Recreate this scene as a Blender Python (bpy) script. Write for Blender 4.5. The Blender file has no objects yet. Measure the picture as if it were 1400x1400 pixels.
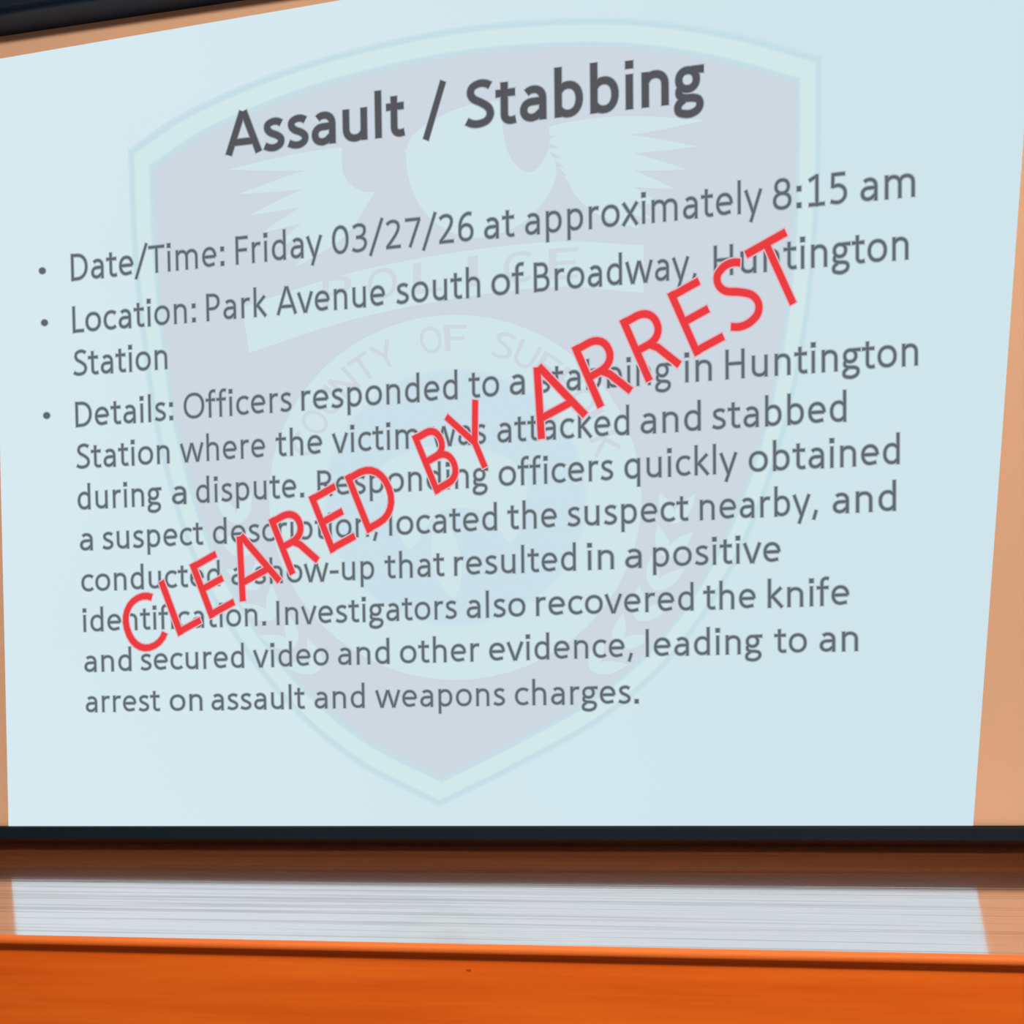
import bpy, bmesh, math, random
from mathutils import Vector, Matrix
random.seed(4)
sc=bpy.context.scene
sc.view_settings.view_transform='Standard'
try: sc.view_settings.look='None'
except Exception: pass
col=sc.collection

def s2l(c):
    out=[]
    for v in c[:3]:
        v/=255.0
        out.append(v/12.92 if v<=0.04045 else ((v+0.055)/1.055)**2.4)
    return tuple(out)+(1.0,)

def emit_mat(name,c,strength=1.0,c2=None):
    m=bpy.data.materials.new(name); m.use_nodes=True
    nt=m.node_tree; nt.nodes.clear(); L=nt.links.new
    o=nt.nodes.new('ShaderNodeOutputMaterial'); e=nt.nodes.new('ShaderNodeEmission')
    e.inputs['Strength'].default_value=strength
    e.inputs['Color'].default_value=s2l(c)
    if c2:
        tc=nt.nodes.new('ShaderNodeTexCoord'); n=nt.nodes.new('ShaderNodeTexNoise')
        n.inputs['Scale'].default_value=.9; n.inputs['Detail'].default_value=2
        sp=nt.nodes.new('ShaderNodeSeparateXYZ'); L(tc.outputs['Object'],sp.inputs[0])
        mr=nt.nodes.new('ShaderNodeMapRange'); mr.inputs['From Min'].default_value=-1.5; mr.inputs['From Max'].default_value=1.3
        L(sp.outputs['X'],mr.inputs['Value']); L(tc.outputs['Object'],n.inputs['Vector'])
        ad=nt.nodes.new('ShaderNodeMath'); ad.operation='MULTIPLY_ADD'; ad.inputs[1].default_value=1.2
        sb=nt.nodes.new('ShaderNodeMath'); sb.operation='SUBTRACT'; sb.inputs[1].default_value=.5
        L(n.outputs['Fac'],sb.inputs[0]); L(sb.outputs[0],ad.inputs[0]); L(mr.outputs[0],ad.inputs[2])
        mx=nt.nodes.new('ShaderNodeMix'); mx.data_type='RGBA'
        L(ad.outputs[0],mx.inputs[0]); mx.inputs[6].default_value=s2l(c); mx.inputs[7].default_value=s2l(c2)
        L(mx.outputs[2],e.inputs['Color'])
    nt.links.new(e.outputs[0],o.inputs[0])
    return m

def pbr(name,c,rough=0.5,spec=0.5):
    m=bpy.data.materials.new(name); m.use_nodes=True
    b=m.node_tree.nodes['Principled BSDF']
    b.inputs['Base Color'].default_value=s2l(c); b.inputs['Roughness'].default_value=rough
    b.inputs['Specular IOR Level'].default_value=spec
    return m

def wood(name,c1,c2,rough=0.4,gloss=0.0,gr=0.05,bump=0.1,sc_v=(0.6,14,14)):
    m=bpy.data.materials.new(name); m.use_nodes=True
    nt=m.node_tree; b=nt.nodes['Principled BSDF']; out=nt.nodes['Material Output']
    tc=nt.nodes.new('ShaderNodeTexCoord'); mp=nt.nodes.new('ShaderNodeMapping')
    mp.inputs['Scale'].default_value=sc_v
    n=nt.nodes.new('ShaderNodeTexNoise'); n.inputs['Scale'].default_value=2.0; n.inputs['Detail'].default_value=6; n.inputs['Roughness'].default_value=.6
    r=nt.nodes.new('ShaderNodeValToRGB')
    r.color_ramp.elements[0].position=.3; r.color_ramp.elements[1].position=.72
    r.color_ramp.elements[0].color=s2l(c1); r.color_ramp.elements[1].color=s2l(c2)
    L=nt.links.new
    L(tc.outputs['Object'],mp.inputs['Vector']); L(mp.outputs[0],n.inputs['Vector']); L(n.outputs['Fac'],r.inputs['Fac']); L(r.outputs[0],b.inputs['Base Color'])
    b.inputs['Roughness'].default_value=rough
    b.inputs['Specular IOR Level'].default_value=.3
    bp=nt.nodes.new('ShaderNodeBump'); bp.inputs['Strength'].default_value=bump; bp.inputs['Distance'].default_value=.002
    L(n.outputs['Fac'],bp.inputs['Height']); L(bp.outputs[0],b.inputs['Normal'])
    if gloss>0:
        g=nt.nodes.new('ShaderNodeBsdfGlossy'); g.inputs['Roughness'].default_value=gr
        g.inputs['Color'].default_value=(.97,.96,.98,1)
        mx=nt.nodes.new('ShaderNodeMixShader')
        # fine grain lines running the length of the top break up the lacquer sheen
        mp2=nt.nodes.new('ShaderNodeMapping'); mp2.inputs['Scale'].default_value=(.2,27,1)
        n2=nt.nodes.new('ShaderNodeTexNoise'); n2.inputs['Scale'].default_value=2.0; n2.inputs['Detail'].default_value=4; n2.inputs['Roughness'].default_value=.72
        r2=nt.nodes.new('ShaderNodeMapRange'); r2.inputs['From Min'].default_value=.40; r2.inputs['From Max'].default_value=.50
        r2.inputs['To Min'].default_value=gloss*.70; r2.inputs['To Max'].default_value=gloss
        cm=nt.nodes.new('ShaderNodeMix'); cm.data_type='RGBA'; cm.inputs[6].default_value=s2l((130,88,66))
        r3=nt.nodes.new('ShaderNodeMapRange'); r3.inputs['From Min'].default_value=.40; r3.inputs['From Max'].default_value=.50
        L(n2.outputs['Fac'],r3.inputs['Value']); L(r3.outputs[0],cm.inputs[0]); L(r.outputs[0],cm.inputs[7]); L(cm.outputs[2],b.inputs['Base Color'])
        L(tc.outputs['Object'],mp2.inputs['Vector']); L(mp2.outputs[0],n2.inputs['Vector']); L(n2.outputs['Fac'],r2.inputs['Value'])
        L(r2.outputs[0],mx.inputs['Fac']); L(b.outputs[0],mx.inputs[1]); L(g.outputs[0],mx.inputs[2]); L(mx.outputs[0],out.inputs[0])
        bp2=nt.nodes.new('ShaderNodeBump'); bp2.inputs['Strength'].default_value=.2; bp2.inputs['Distance'].default_value=.001
        L(n2.outputs['Fac'],bp2.inputs['Height']); L(bp2.outputs[0],g.inputs['Normal'])
    return m

def empty(name,loc=(0,0,0)):
    e=bpy.data.objects.new(name,None); e.location=loc; col.objects.link(e); return e

def mesh_obj(name,verts,faces,mat,parent=None):
    me=bpy.data.meshes.new(name); me.from_pydata(verts,[],faces); me.update()
    o=bpy.data.objects.new(name,me); col.objects.link(o); me.materials.append(mat)
    if parent: o.parent=parent
    return o

def box(name,lo,hi,mat,parent=None,bevel=0.0,seg=3):
    bm=bmesh.new(); bmesh.ops.create_cube(bm,size=1)
    for v in bm.verts:
        v.co=Vector([(lo[i]+hi[i])/2+v.co[i]*(hi[i]-lo[i]) for i in range(3)])
    if bevel: bmesh.ops.bevel(bm,geom=bm.edges[:],offset=bevel,segments=seg,profile=.5,affect='EDGES')
    me=bpy.data.meshes.new(name); bm.to_mesh(me); bm.free()
    o=bpy.data.objects.new(name,me); col.objects.link(o); me.materials.append(mat)
    if parent: o.parent=parent
    return o

def extrude_x(name,prof,x0,x1,mat,parent=None):
    n=len(prof); v=[(x0,p[0],p[1]) for p in prof]+[(x1,p[0],p[1]) for p in prof]
    f=[(i,(i+1)%n,n+(i+1)%n,n+i) for i in range(n)]+[tuple(range(n-1,-1,-1)),tuple(range(n,2*n))]
    o=mesh_obj(name,v,f,mat,parent)
    bm=bmesh.new(); bm.from_mesh(o.data); bmesh.ops.recalc_face_normals(bm,faces=bm.faces[:]); bm.to_mesh(o.data); bm.free()
    return o

# ---------------- room ----------------
WY=.11
m_wall=wood('wall_wood_panelling',(112,64,42),(140,82,54),.5)
m_side=pbr('side_wall_paint',(150,110,80),.8)
m_floor=wood('floor_carpet',(70,60,55),(85,72,64),.9,sc_v=(30,30,30))
m_ceil=pbr('ceiling_tile',(120,115,110),.9)
box('wall_back',(-3.2,WY,0),(3.2,.23,3.6),m_wall)
box('wall_left',(-3.32,-4.6,0),(-3.2,.23,3.6),m_side)
box('wall_right',(3.2,-4.6,0),(3.32,.23,3.6),m_side)
box('floor',(-3.32,-4.6,-.1),(3.32,.23,0),m_floor)
box('ceiling',(-3.32,-4.6,3.6),(3.32,.23,3.7),m_ceil)

# ---------------- pull-down screen ----------------
scr=empty('projector_screen')
m_navy=pbr('screen_metal_navy_black',(4,26,44),.5,.15)
m_sheet=pbr('screen_fabric',(206,178,158),.9,.1)
SX0,SX1,ZB,ZT=-1.8,1.75,.797,3.055
mesh_obj('fabric_sheet',[(SX0,.006,ZB-.01),(SX1,.006,ZB-.01),(SX1,.006,ZT+.04),(SX0,.006,ZT+.04)],[(0,1,2,3)],m_sheet,scr)
def roundrect(y0,z0,y1,z1,r,seg=5):
    pts=[]
    for cx,cy,a in((y1-r,z1-r,0),(y0+r,z1-r,90),(y0+r,z0+r,180),(y1-r,z0+r,270)):
        for k in range(seg+1):
            t=math.radians(a+90*k/seg); pts.append((cx+r*math.cos(t),cy+r*math.sin(t)))
    return pts
extrude_x('bottom_weight_bar',roundrect(-.008,ZB-.034,.02,ZB,.005),SX0-.02,SX1+.02,m_navy,scr)
extrude_x('roller_housing',roundrect(-.13,ZT,.075,ZT+.17,.02),SX0-.12,SX1+.12,m_navy,scr)
for sx in(SX0-.12,SX1+.10): extrude_x('housing_end_cap',roundrect(-.135,ZT-.005,.08,ZT+.175,.022),sx,sx+.02,m_navy,scr)

# projector keystone: slide units -> metres on the fabric (x, z)
def keystone(u,v):
    w=.19583*u-.010606*v+1439.27
    return .6+3*(.97915*u-.05303*v-962.08)/w, 1.62+3*(-.05408*u-.99854*v+736.84)/w
def P(u,v,layer):
    x,z=keystone(u,v); return (x,.006-layer*.0003,z)

def smooth(pts,corners=(),n=8,closed=True):
    N=len(pts); out=[]
    rng=N if closed else N-1
    for i in range(rng):
        if closed: p0,p1,p2,p3=[Vector(pts[(i+k)%N]) for k in(-1,0,1,2)]
        else: p0,p1,p2,p3=[Vector(pts[min(max(i+k,0),N-1)]) for k in(-1,0,1,2)]
        if i in corners: p0=p1-(p2-p1)
        if (i+1)%N in corners: p3=p2+(p2-p1)
        for k in range(n):
            t=k/n
            out.append(tuple(.5*((2*p1)+(p2-p0)*t+(2*p0-5*p1+4*p2-p3)*t*t+(3*p1-p0-3*p2+p3)*t**3)))
    if not closed: out.append(tuple(pts[-1]))
    return out
def flat(name,pts,layer,mat): return flats(name,[pts],layer,mat)
def flats(name,polys,layer,mat):
    bm=bmesh.new()
    for pts in polys:
        vs=[bm.verts.new(P(p[0],p[1],layer)) for p in pts]
        es=[bm.edges.new((vs[i],vs[(i+1)%len(vs)])) for i in range(len(vs))]
        bmesh.ops.triangle_fill(bm,use_beauty=True,edges=es)
    for f in bm.faces:
        f.normal_update()
        if f.normal.y>0: f.normal_flip()
    me=bpy.data.meshes.new(name); bm.to_mesh(me); bm.free()
    o=bpy.data.objects.new(name,me); col.objects.link(o); me.materials.append(mat); o.parent=scr
    return o
def mixc(a,b,t): return tuple(a[i]+(b[i]-a[i])*t for i in range(3))

BG=(210,230,237)
m_bg=emit_mat('slide_light',(215,234,241),1,(207,228,235))  # projector light as emission; soft glare towards the left put into its colour
edge=[(-6,80),(465,-1),(1010,-78),(1418,-130),(1400,190),(1366,660),(1331,1131),(10,1131),(5,900),(-2,600)]
flat('projected_slide',edge,1,m_bg)
C_line=(197,223,231); C_cream=(211,232,234); C_pink=(206,216,226)
m_pink=emit_mat('slide_crest_field',C_pink)
m_cream2=emit_mat('slide_crest_cream',(209,230,234))
m_blue=emit_mat('slide_crest_blue',(202,224,235))
shield=[(176,205),(260,150),(400,92),(560,50),(700,30),(860,26),(1000,45),(1122,78),(1120,250),(1105,430),(1070,600),(1015,750),(935,880),(835,975),(720,1042),(600,1102),(490,1045),(400,970),(320,870),(258,750),(215,600),(192,450),(180,320)]
cor={0,7,15}
def scale(p,s,c=(640,560)): return [(c[0]+(a-c[0])*s,c[1]+(b-c[1])*s) for a,b in p]
sh=smooth(shield,cor)
steps=[(1.006,mixc(BG,C_line,.35)),(1.002,mixc(BG,C_line,.75)),(.998,C_line),(.989,mixc(C_line,C_cream,.4)),(.985,C_cream),(.944,mixc(C_cream,C_line,.5)),(.940,C_line),(.934,mixc(C_line,C_pink,.4)),(.929,mixc(C_line,C_pink,.75)),(.923,C_pink)]
for i,(s_,c_) in enumerate(steps):
    flat('crest_band_%d'%(i+1),scale(sh,s_),2+i*.35,emit_mat('slide_crest_band_%d'%(i+1),c_))
def circle(cx,cy,r,n=64): return [(cx+r*math.cos(2*math.pi*i/n),cy+r*.98*math.sin(2*math.pi*i/n)) for i in range(n)]
CC=(622,680)
flat('seal_ring',circle(*CC,255),6,m_cream2)
flat('seal_disc_rim',circle(*CC,181),6.6,emit_mat('slide_crest_rim',(206,227,235)))
flat('seal_disc',circle(*CC,177),7,m_blue)
def leaf(x,y,a,l,w):
    a=math.radians(a); d=(math.cos(a),-math.sin(a)); n=(d[1],-d[0]); out=[]
    for k in range(9):
        t=k/8; out.append((x+d[0]*l*t+n[0]*w*math.sin(math.pi*t**.8),y+d[1]*l*t+n[1]*w*math.sin(math.pi*t**.8)))
    for k in range(7,0,-1):
        t=k/8; out.append((x+d[0]*l*t-n[0]*w*math.sin(math.pi*t**.8),y+d[1]*l*t-n[1]*w*math.sin(math.pi*t**.8)))
    return out
lv=[]
for k in range(7):
    lv.append(leaf(560-k*10,205+k*12,186+k*6,250-k*20,14))
    lv.append(leaf(730+k*8,180+k*12,4-k*6,235-k*20,14))
flats('eagle_wings',lv,6,m_cream2)
flat('eagle_body',smooth([(560,190),(620,150),(690,140),(740,190),(760,240),(720,300),(650,325),(590,300),(560,250)]),7,m_cream2)
flat('eagle_head',smooth([(470,190),(500,170),(540,185),(555,220),(540,250),(500,262),(470,240)]),8,m_pink)
flat('eagle_breast',smooth([(690,150),(740,140),(750,200),(725,235),(695,210)]),8,m_pink)
flat('crest_banner',smooth([(330,420),(470,375),(620,345),(760,330),(880,335),(880,400),(760,392),(620,408),(480,437),(340,482)],{0,4,5,9}),7,m_cream2)
lv=[]
for k in range(6):
    for s in(-1,1):
        ang=math.radians(-90+s*(38+k*9)); rx=CC[0]+300*math.cos(ang); ry=CC[1]-300*math.sin(ang)
        lv.append(leaf(rx,ry,(-90+s*(38+k*9))+s*60,52,9)); lv.append(leaf(rx,ry,(-90+s*(38+k*9))+s*120,48,9))
flats('laurel_leaves',lv,6,m_cream2)
flats('seal_emblem',[smooth([(520,640),(590,610),(680,620),(720,660),(700,740),(660,700),(600,700),(560,750),(535,700)]),leaf(620,820,100,130,20)],8,m_cream2)

# ---------------- humanist sans lettering drawn as strokes (cap height = 1) ----------------
def A(cx,cy,rx,ry,a0,a1):
    n=max(4,int(abs(a1-a0)/14)); out=[]
    for i in range(n+1):
        t=math.radians(a0+(a1-a0)*i/n); c,s=math.cos(t),math.sin(t); e=.92
        out.append((cx+rx*math.copysign(abs(c)**e,c),cy+ry*math.copysign(abs(s)**e,s)))
    return out
def S(*p): return smooth(list(p),(),5,False)
def dot(x,y): return [(x,y-.078),(x,y+.078)]
G={}
G['a']=(.744,[[(.575,0),(.575,.42)]+A(.365,.46,.21,.21,0,135),[(.575,.41),(.37,.405)]+A(.335,.23,.195,.175,95,270)+[(.43,.08),(.575,.2)]])
G['b']=(.815,[[(.185,0),(.185,1.07)],A(.41,.365,.255,.31,150,-150)])
G['c']=(.657,[A(.405,.365,.28,.31,50,310)])
G['d']=(.815,[[(.63,0),(.63,1.07)],A(.405,.365,.255,.31,30,330)])
G['e']=(.773,[A(.39,.37,.26,.305,0,288)+[(.61,.105)],[(.14,.375),(.645,.375)]])
G['f']=(.474,[[(.2,0),(.2,.84)]+A(.36,.84,.16,.175,172,85)+[(.44,1.0)],[(.02,.67),(.43,.67)]])
G['g']=(.731,[A(.335,.475,.2,.195,0,360),[(.43,.668),(.70,.668)],S((.2,.35),(.14,.25),(.16,.15),(.27,.1),(.46,.085),(.58,.04),(.615,-.06),(.56,-.17),(.42,-.235),(.28,-.235),(.14,-.19),(.11,-.09),(.15,-.005),(.25,.07))])
G['h']=(.815,[[(.185,0),(.185,1.07)],A(.41,.45,.225,.222,155,0)+[(.635,0)]])
G['i']=(.356,[[(.178,0),(.178,.73)],dot(.178,.94)])
G['k']=(.706,[[(.185,0),(.185,1.07)],[(.22,.36),(.60,.73)],[(.28,.43),(.64,0)]])
G['l']=(.356,[[(.178,0),(.178,1.07)]])
G['m']=(1.24,[[(.185,0),(.185,.73)],A(.40,.45,.215,.222,155,0)+[(.615,0)],A(.83,.45,.22,.222,160,0)+[(1.05,0)]])
G['n']=(.815,[[(.185,0),(.185,.73)],A(.41,.45,.225,.222,155,0)+[(.635,0)]])
G['o']=(.818,[A(.409,.365,.285,.31,0,360)])
G['p']=(.815,[[(.185,-.29),(.185,.73)],A(.41,.365,.255,.31,150,-150)])
G['q']=(.815,[[(.63,-.29),(.63,.73)],A(.405,.365,.255,.31,30,330)])
G['r']=(.542,[[(.185,0),(.185,.73)],A(.41,.43,.225,.242,160,72)])
G['s']=(.607,[S((.50,.62),(.41,.665),(.29,.67),(.17,.61),(.16,.5),(.24,.41),(.39,.34),(.49,.25),(.475,.13),(.36,.06),(.22,.058),(.09,.11))])
G['t']=(.52,[[(.22,.9),(.22,.2)]+A(.37,.2,.15,.145,185,285)+[(.47,.07)],[(.03,.67),(.46,.67)]])
G['u']=(.815,[[(.63,0),(.63,.73)],[(.18,.73),(.18,.28)]+A(.405,.28,.225,.222,180,335)])
G['v']=(.702,[[(.07,.73),(.34,0)],[(.635,.73),(.365,0)]])
G['w']=(1.11,[[(.07,.73),(.29,0)],[(.31,0),(.545,.73)],[(.565,.73),(.80,0)],[(.82,0),(1.04,.73)]])
G['x']=(.672,[[(.08,.73),(.6,0)],[(.6,.73),(.07,0)]])
G['y']=(.703,[[(.07,.73),(.35,0)],[(.64,.73),(.26,-.29)]])
G['A']=(.9,[[(.07,0),(.435,1)],[(.83,0),(.465,1)],[(.2,.28),(.7,.28)]])
G['B']=(.845,[[(.2,0),(.2,1)],[(.2,.94),(.42,.94)]+A(.42,.735,.22,.205,85,-90)+[(.2,.53)],[(.42,.53)]+A(.45,.295,.25,.235,85,-90)+[(.2,.06)]])
G['C']=(.828,[A(.5,.5,.37,.445,47,313)])
G['D']=(.955,[[(.2,0),(.2,1)],[(.2,.94),(.4,.94)]+A(.4,.5,.42,.44,86,-90)+[(.2,.06)]])
G['E']=(.758,[[(.2,0),(.2,1)],[(.2,.94),(.67,.94)],[(.2,.52),(.63,.52)],[(.2,.06),(.67,.06)]])
G['F']=(.713,[[(.2,0),(.2,1)],[(.2,.94),(.66,.94)],[(.2,.5),(.62,.5)]])
G['H']=(.967,[[(.2,0),(.2,1)],[(.77,0),(.77,1)],[(.2,.52),(.77,.52)]])
G['I']=(.391,[[(.195,0),(.195,1)]])
G['K']=(.806,[[(.2,0),(.2,1)],[(.22,.48),(.68,1)],[(.3,.55),(.73,0)]])
G['L']=(.652,[[(.2,0),(.2,1)],[(.2,.06),(.63,.06)]])
G['N']=(1.0,[[(.2,0),(.2,1)],[(.2,.97),(.8,.03)],[(.8,0),(.8,1)]])
G['O']=(1.028,[A(.514,.5,.4,.445,0,360)])
G['P']=(.803,[[(.2,0),(.2,1)],[(.2,.94),(.4,.94)]+A(.4,.69,.27,.25,85,-90)+[(.2,.44)]])
G['R']=(.843,[[(.2,0),(.2,1)],[(.2,.94),(.4,.94)]+A(.4,.71,.26,.23,85,-90)+[(.2,.48)],[(.42,.48),(.52,.38),(.72,0)]])
G['S']=(.713,[S((.61,.88),(.5,.935),(.36,.945),(.21,.88),(.165,.75),(.23,.62),(.42,.51),(.57,.39),(.61,.24),(.53,.11),(.36,.055),(.2,.07),(.08,.13))])
G['T']=(.756,[[(.03,.94),(.73,.94)],[(.38,0),(.38,.94)]])
G['U']=(1.0,[[(.18,1),(.18,.36)]+A(.5,.36,.32,.305,180,360)+[(.82,1)]])
G['Y']=(.756,[[(.06,1),(.378,.42)],[(.70,1),(.378,.42)],[(.378,.45),(.378,0)]])
G['0']=(.787,[A(.393,.5,.28,.445,0,360)])
G['1']=(.787,[[(.42,0),(.42,1)],[(.15,.83),(.42,.96)],[(.14,.06),(.69,.06)]])
G['2']=(.787,[S((.13,.86),(.26,.935),(.42,.945),(.56,.87),(.6,.72),(.52,.53),(.34,.3),(.14,.08)),[(.1,.06),(.68,.06)]])
G['3']=(.787,[S((.14,.88),(.3,.945),(.48,.93),(.59,.83),(.58,.66),(.46,.55),(.26,.52)),S((.26,.52),(.48,.5),(.61,.4),(.63,.25),(.54,.11),(.38,.055),(.24,.06),(.11,.12))])
G['5']=(.787,[[(.62,.94),(.2,.94)],[(.205,.98),(.19,.53)],S((.19,.56),(.38,.59),(.54,.53),(.63,.4),(.62,.22),(.5,.09),(.33,.055),(.13,.1))])
G['6']=(.787,[A(.4,.31,.25,.255,0,360),S((.62,.92),(.47,.945),(.28,.84),(.17,.63),(.15,.32))])
G['7']=(.787,[[(.1,.94),(.70,.94)],[(.67,.93),(.28,0)]])
G['8']=(.787,[A(.393,.735,.22,.21,0,360),A(.393,.285,.27,.235,0,360)])
G['/']=(.6,[[(.04,-.16),(.54,1.1)]])
G[':']=(.415,[dot(.2,.085),dot(.2,.61)])
G['.']=(.391,[dot(.2,.085)])
G[',']=(.388,[[(.22,.15),(.12,-.17)]])
G['-']=(.475,[[(.06,.36),(.42,.36)]])
def ribbon(pts,hw):
    p=[Vector(pts[0])]
    for q in pts[1:]:
        q=Vector(q)
        if (q-p[-1]).length>1e-4: p.append(q)
    Lp=[];Rp=[]; closed=(p[0]-p[-1]).length<1e-3 and len(p)>4
    for i in range(len(p)):
        if closed and i in(0,len(p)-1): d0=(p[-1]-p[-2]).normalized(); d1=(p[1]-p[0]).normalized()
        else:
            d0=(p[i]-p[i-1]).normalized() if i>0 else (p[1]-p[0]).normalized()
            d1=(p[i+1]-p[i]).normalized() if i<len(p)-1 else d0
        t=(d0+d1)
        if t.length<.3: t=d1
        t.normalize(); n=Vector((-t.y,t.x)); k=hw/max(.6,abs(n.dot(Vector((-d1.y,d1.x)))))
        Lp.append(p[i]+n*k); Rp.append(p[i]-n*k)
    return Lp,Rp
def word_mesh(txt,hw,grow):
    """stroke half-width hw (+grow, which also lengthens open ends a touch for soft edges)"""
    V=[];F=[];x=0
    for ch in txt:
        adv,st=G[ch]
        for s in st:
            isdot=len(s)==2 and s[0][0]==s[1][0] and abs(abs(s[1][1]-s[0][1])-.156)<1e-3
            w=(.08 if hw<.075 else hw*1.1)+grow if isdot else hw+grow
            pts=[Vector((x+a,b)) for a,b in s]
            if grow>0 and (pts[0]-pts[-1]).length>1e-3:
                pts[0]=pts[0]+(pts[0]-pts[1]).normalized()*grow; pts[-1]=pts[-1]+(pts[-1]-pts[-2]).normalized()*grow
            Lp,Rp=ribbon(pts,w); b=len(V); n=len(Lp)
            for q in Lp: V.append((q.x,q.y))
            for q in Rp: V.append((q.x,q.y))
            F+=[(b+i,b+i+1,b+n+i+1,b+n+i) for i in range(n-1)]
        x+=adv
    return V,F
def add_text(V,F,txt,place,hw,layer,grow=0.0):
    v0,_=word_mesh(txt,hw,0)
    x0=min(a[0] for a in v0); x1=max(a[0] for a in v0)
    v,f=word_mesh(txt,hw,grow); b=len(V)
    for a in v:
        u,w=place((a[0]-x0)/(x1-x0),a[1]); V.append(P(u,w,layer))
    F+=[tuple(b+i for i in q) for q in f]
def capf(x,y): return 36.5-7*(y-385)/590+6*(x-97)/1100
def line(name,y0,y1,words,mats,hw=.055,cap=None,lean=-.03,g=(-.02,.008,.04)):
    xa=words[0][1]; xb=words[-1][2]
    for nm,mt,layer,grow in((name,mats[0],10,g[0]),(name+'_soft_edge',mats[1],9.5,g[1]),(name+'_glow_edge',mats[2],9,g[2])):
        V=[];F=[]
        for w,a,b in words:
            def place(t,h,a=a,b=b):
                x=a+(b-a)*t; y=y0+(y1-y0)*(x-xa)/(xb-xa); c=cap(x) if cap else capf(x,y)
                return x+h*c*lean*(1-x/700*.6),y-h*c
            add_text(V,F,w,place,hw,layer,grow)
        mesh_obj(nm,V,F,mt,scr)
TX=(97,105,112); TT=(86,87,92)
m_txt=[emit_mat('slide_text_%d'%i,mixc(TX,BG,t)) for i,t in enumerate((0,.3,.75))]
m_ttl=[emit_mat('slide_title_%d'%i,mixc(TT,BG,t)) for i,t in enumerate((0,.3,.74))]
RD=(235,62,66)
m_red=[emit_mat('slide_stamp_%d'%i,mixc(RD,(222,214,224),t)) for i,t in enumerate((0,.3,.8))]
line('slide_title',212,137,[('Assault',308,553),('/',578,610),('Stabbing',636,962)],m_ttl,.08,lambda x:57+9*(x-308)/650,g=(-.01,.008,.028))
rows=[
(384,268,[('Date/Time:',97,306),('Friday',322,440),('03/27/26',454,647),('at',662,703),('approximately',718,1042),('8:15',1057,1158),('am',1177,1251)]),
(455,354,[('Location:',99,267),('Park',282,364),('Avenue',378,526),('south',542,656),('of',672,716),('Broadway,',730,952),('Huntington',976,1242)]),
(514,504,[('Station',100,228)]),
(584,499,[('Details:',103,236),('Officers',251,398),('responded',412,625),('to',641,682),('a',697,717),('stabbing',735,918),('in',936,973),('Huntington',992,1255)]),
(641,576,[('Station',104,231),('where',246,362),('the',377,440),('victim',454,572),('was',590,664),('attacked',680,860),('and',876,958),('stabbed',974,1157)]),
(697,634,[('during',106,220),('a',235,254),('dispute.',268,415),('Responding',434,667),('officers',682,838),('quickly',854,1008),('obtained',1024,1230)]),
(753,698,[('a',109,126),('suspect',140,277),('description,',291,516),('located',532,679),('the',694,761),('suspect',776,941),('nearby,',957,1118),('and',1139,1225)]),
(809,768,[('conducted',111,300),('a',316,334),('show-up',348,511),('that',526,607),('resulted',621,787),('in',803,839),('a',855,877),('positive',893,1067)]),
(864,827,[('identification.',113,363),('Investigators',378,624),('also',638,718),('recovered',733,948),('the',962,1033),('knife',1050,1161)]),
(919,890,[('and',115,179),('secured',192,333),('video',346,449),('and',462,532),('other',547,655),('evidence,',669,865),('leading',883,1042),('to',1059,1103),('an',1121,1173)]),
(974,962,[('arrest',117,218),('on',232,276),('assault',289,416),('and',430,498),('weapons',513,690),('charges.',704,873)]),
]
for i,(a,b,w) in enumerate(rows): line('slide_text_row_%d'%(i+1),a,b,w,m_txt)
flats('bullet_points_soft_edge',[circle(57,370,6,20),circle(60,441,6,20),circle(63,568,6,20)],9,m_txt[2])
flats('bullet_points',[circle(57,370,4.6,20),circle(60,441,4.6,20),circle(63,568,4.6,20)],10,m_txt[0])
def stamp(a,b):
    def place(t,h):
        x=a[0]+(b[0]-a[0])*t; y=a[1]+(b[1]-a[1])*t; k=(x-180)/930
        return x-h*(26+14*k), y-h*(72+16*k)
    return place
for nm,mt,ly,gr in(('stamp_cleared_by_arrest',m_red[0],12,-.007),('stamp_soft_edge',m_red[1],11.5,.004),('stamp_glow_edge',m_red[2],11,.022)):
    V=[];F=[]
    for w,a,b in(('CLEARED',(184,902),(550,703)),('BY',(595,676),(686,626)),('ARREST',(736,602),(1112,400))):
        add_text(V,F,w,stamp(a,b),.055,ly,gr)
    mesh_obj(nm,V,F,mt,scr)
def arc_text(name,txt,a0,a1,r,size,mat):
    V=[];F=[];n=len(txt)
    for i,ch in enumerate(txt):
        if ch==' ': continue
        am=math.radians(a0+(a1-a0)*(i+.5)/n)
        def place(t,h,am=am):
            a=am-(t-.5)*size*.75/r; rr=r+h*size
            return CC[0]+rr*math.cos(a),CC[1]-rr*math.sin(a)
        add_text(V,F,ch,place,.07,8)
    mesh_obj(name,V,F,mat,scr)
arc_text('seal_lettering','COUNTY OF SUFFOLK',165,15,200,36,m_pink)
V=[];F=[]
for i,ch in enumerate('POLICE'):
    wd=14 if ch=='I' else 40
    def place(t,h,i=i,wd=wd):
        x=440+i*62+20-wd/2+t*wd; return x,418-(x-440)*.13-h*42+((x-600)/200)**2*8
    add_text(V,F,ch,place,.07,8)
mesh_obj('banner_lettering',V,F,m_pink,scr)

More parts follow.
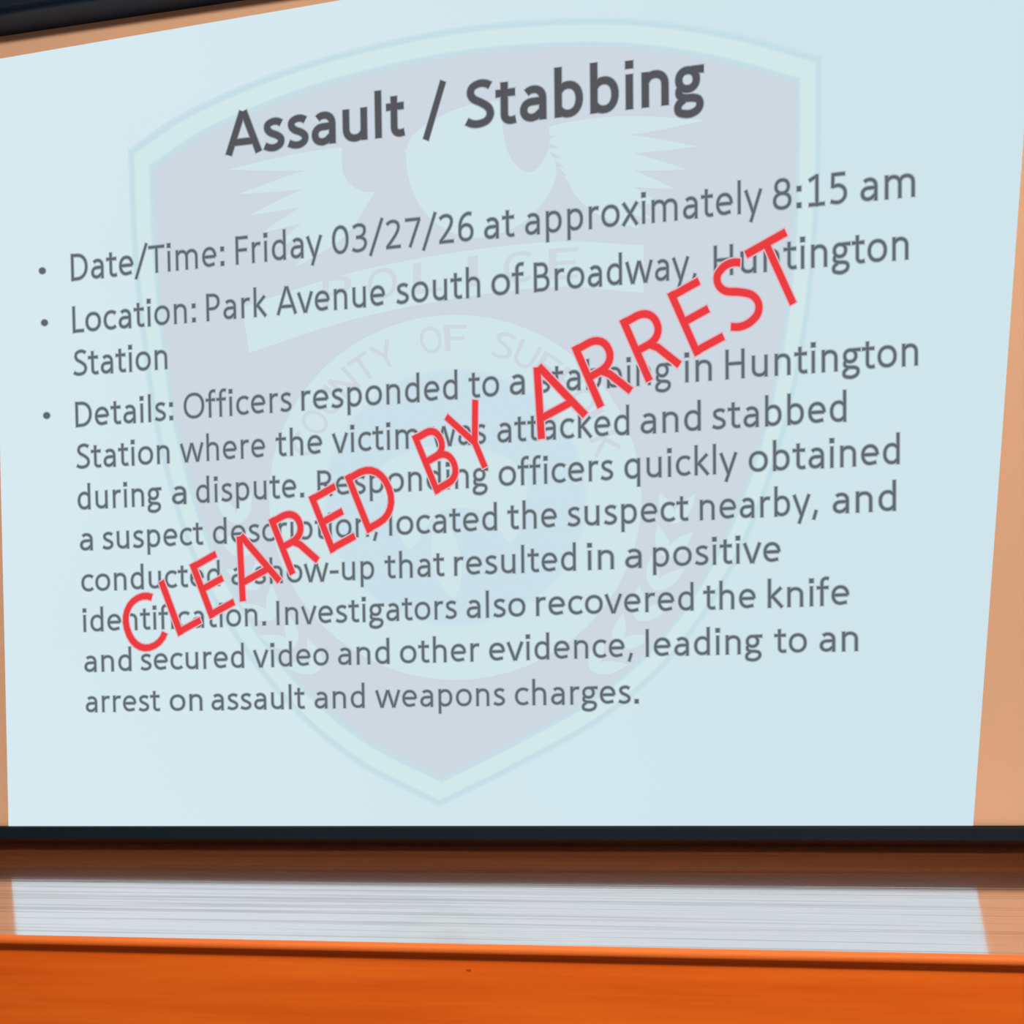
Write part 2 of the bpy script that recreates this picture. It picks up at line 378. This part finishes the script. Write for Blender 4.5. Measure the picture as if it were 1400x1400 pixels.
# ---------------- counter ----------------
cnt=empty('wooden_counter')
m_top=wood('counter_lacquered_top',(208,128,78),(230,156,104),.4,gloss=.86,gr=.1)
m_nose=wood('counter_nosing_wood',(224,116,48),(242,142,68),.5,bump=.05)
m_face=wood('counter_orange_wood',(222,100,22),(248,130,40),.5,bump=.04,sc_v=(.5,14,10))
TZ=.719; FY=-.628; BY=WY-.002
extrude_x('counter_top',[(BY,TZ-.022),(BY,TZ),(FY+.011,TZ),(FY+.011,TZ-.022)],-2.6,2.6,m_top,cnt)
p=[(FY+.0112,TZ-.022),(FY+.0112,TZ)]
for k in range(1,12):
    t=math.radians(90+180*k/12); p.append((FY+.011+.011*math.cos(t),TZ-.011+.011*math.sin(t)))
extrude_x('counter_nosing',p,-2.6,2.6,m_nose,cnt)
extrude_x('cove_moulding',[(FY+.03,TZ-.022),(FY+.012,TZ-.022),(FY+.013,TZ-.026),(FY+.017,TZ-.030),(FY+.021,TZ-.032),(FY+.03,TZ-.032)],-2.56,2.56,m_face,cnt)
box('front_panel',(-2.56,FY+.02,.1),(2.56,FY+.045,TZ-.022),m_face,cnt)
box('side_panel_1',(-2.56,FY+.045,.0),(-2.53,BY,TZ-.022),m_face,cnt)
box('side_panel_2',(2.53,FY+.045,.0),(2.56,BY,TZ-.022),m_face,cnt)
box('toe_kick',(-2.53,FY+.1,0),(2.53,FY+.12,.1),m_navy,cnt)
m_knot=pbr('wood_knot_brown',(172,78,22),.7)
kn=[];N=14
for i in range(N):
    a=2*math.pi*i/N; rr=.003*(1+.5*random.random()); kn.append((-.024+1.5*rr*math.cos(a),FY+.0194,.660+.8*rr*math.sin(a)))
mesh_obj('wood_knot',kn,[tuple(range(N))],m_knot,cnt)

# ---------------- lights ----------------
def area(name,loc,target,sz,e,c):
    l=bpy.data.lights.new(name,'AREA'); l.shape='RECTANGLE'; l.size,l.size_y=sz; l.energy=e; l.color=c
    o=bpy.data.objects.new(name,l); o.location=loc; col.objects.link(o)
    o.rotation_euler=(Vector(target)-Vector(loc)).to_track_quat('-Z','Y').to_euler(); return o
area('ceiling_light',(1.5,-2.9,3.55),(1.1,-.6,.6),(1.4,.5),172,(1,.75,.55))
area('ceiling_light',(-1.3,-2.6,3.55),(-.9,-1.1,.0),(1.6,.5),92,(1,.75,.55))
w=bpy.data.worlds.new('room_ambient'); sc.world=w; w.use_nodes=True
w.node_tree.nodes['Background'].inputs[0].default_value=(.9,.7,.55,1); w.node_tree.nodes['Background'].inputs[1].default_value=.3

# ---------------- camera ----------------
th=math.atan(.2); ro=math.radians(3.1)
f=Vector((-math.sin(th),math.cos(th),0)); r0=Vector((math.cos(th),math.sin(th),0)); u0=Vector((0,0,1))
r=r0*math.cos(ro)-u0*math.sin(ro); u=r0*math.sin(ro)+u0*math.cos(ro)
M=Matrix((r,u,-f)).transposed().to_4x4(); M.translation=Vector((.6,-3,1.62))
cam=bpy.data.cameras.new('camera'); cam.sensor_width=36; cam.lens=36*1600/1400
co=bpy.data.objects.new('camera',cam); co.matrix_world=M; col.objects.link(co); sc.camera=co
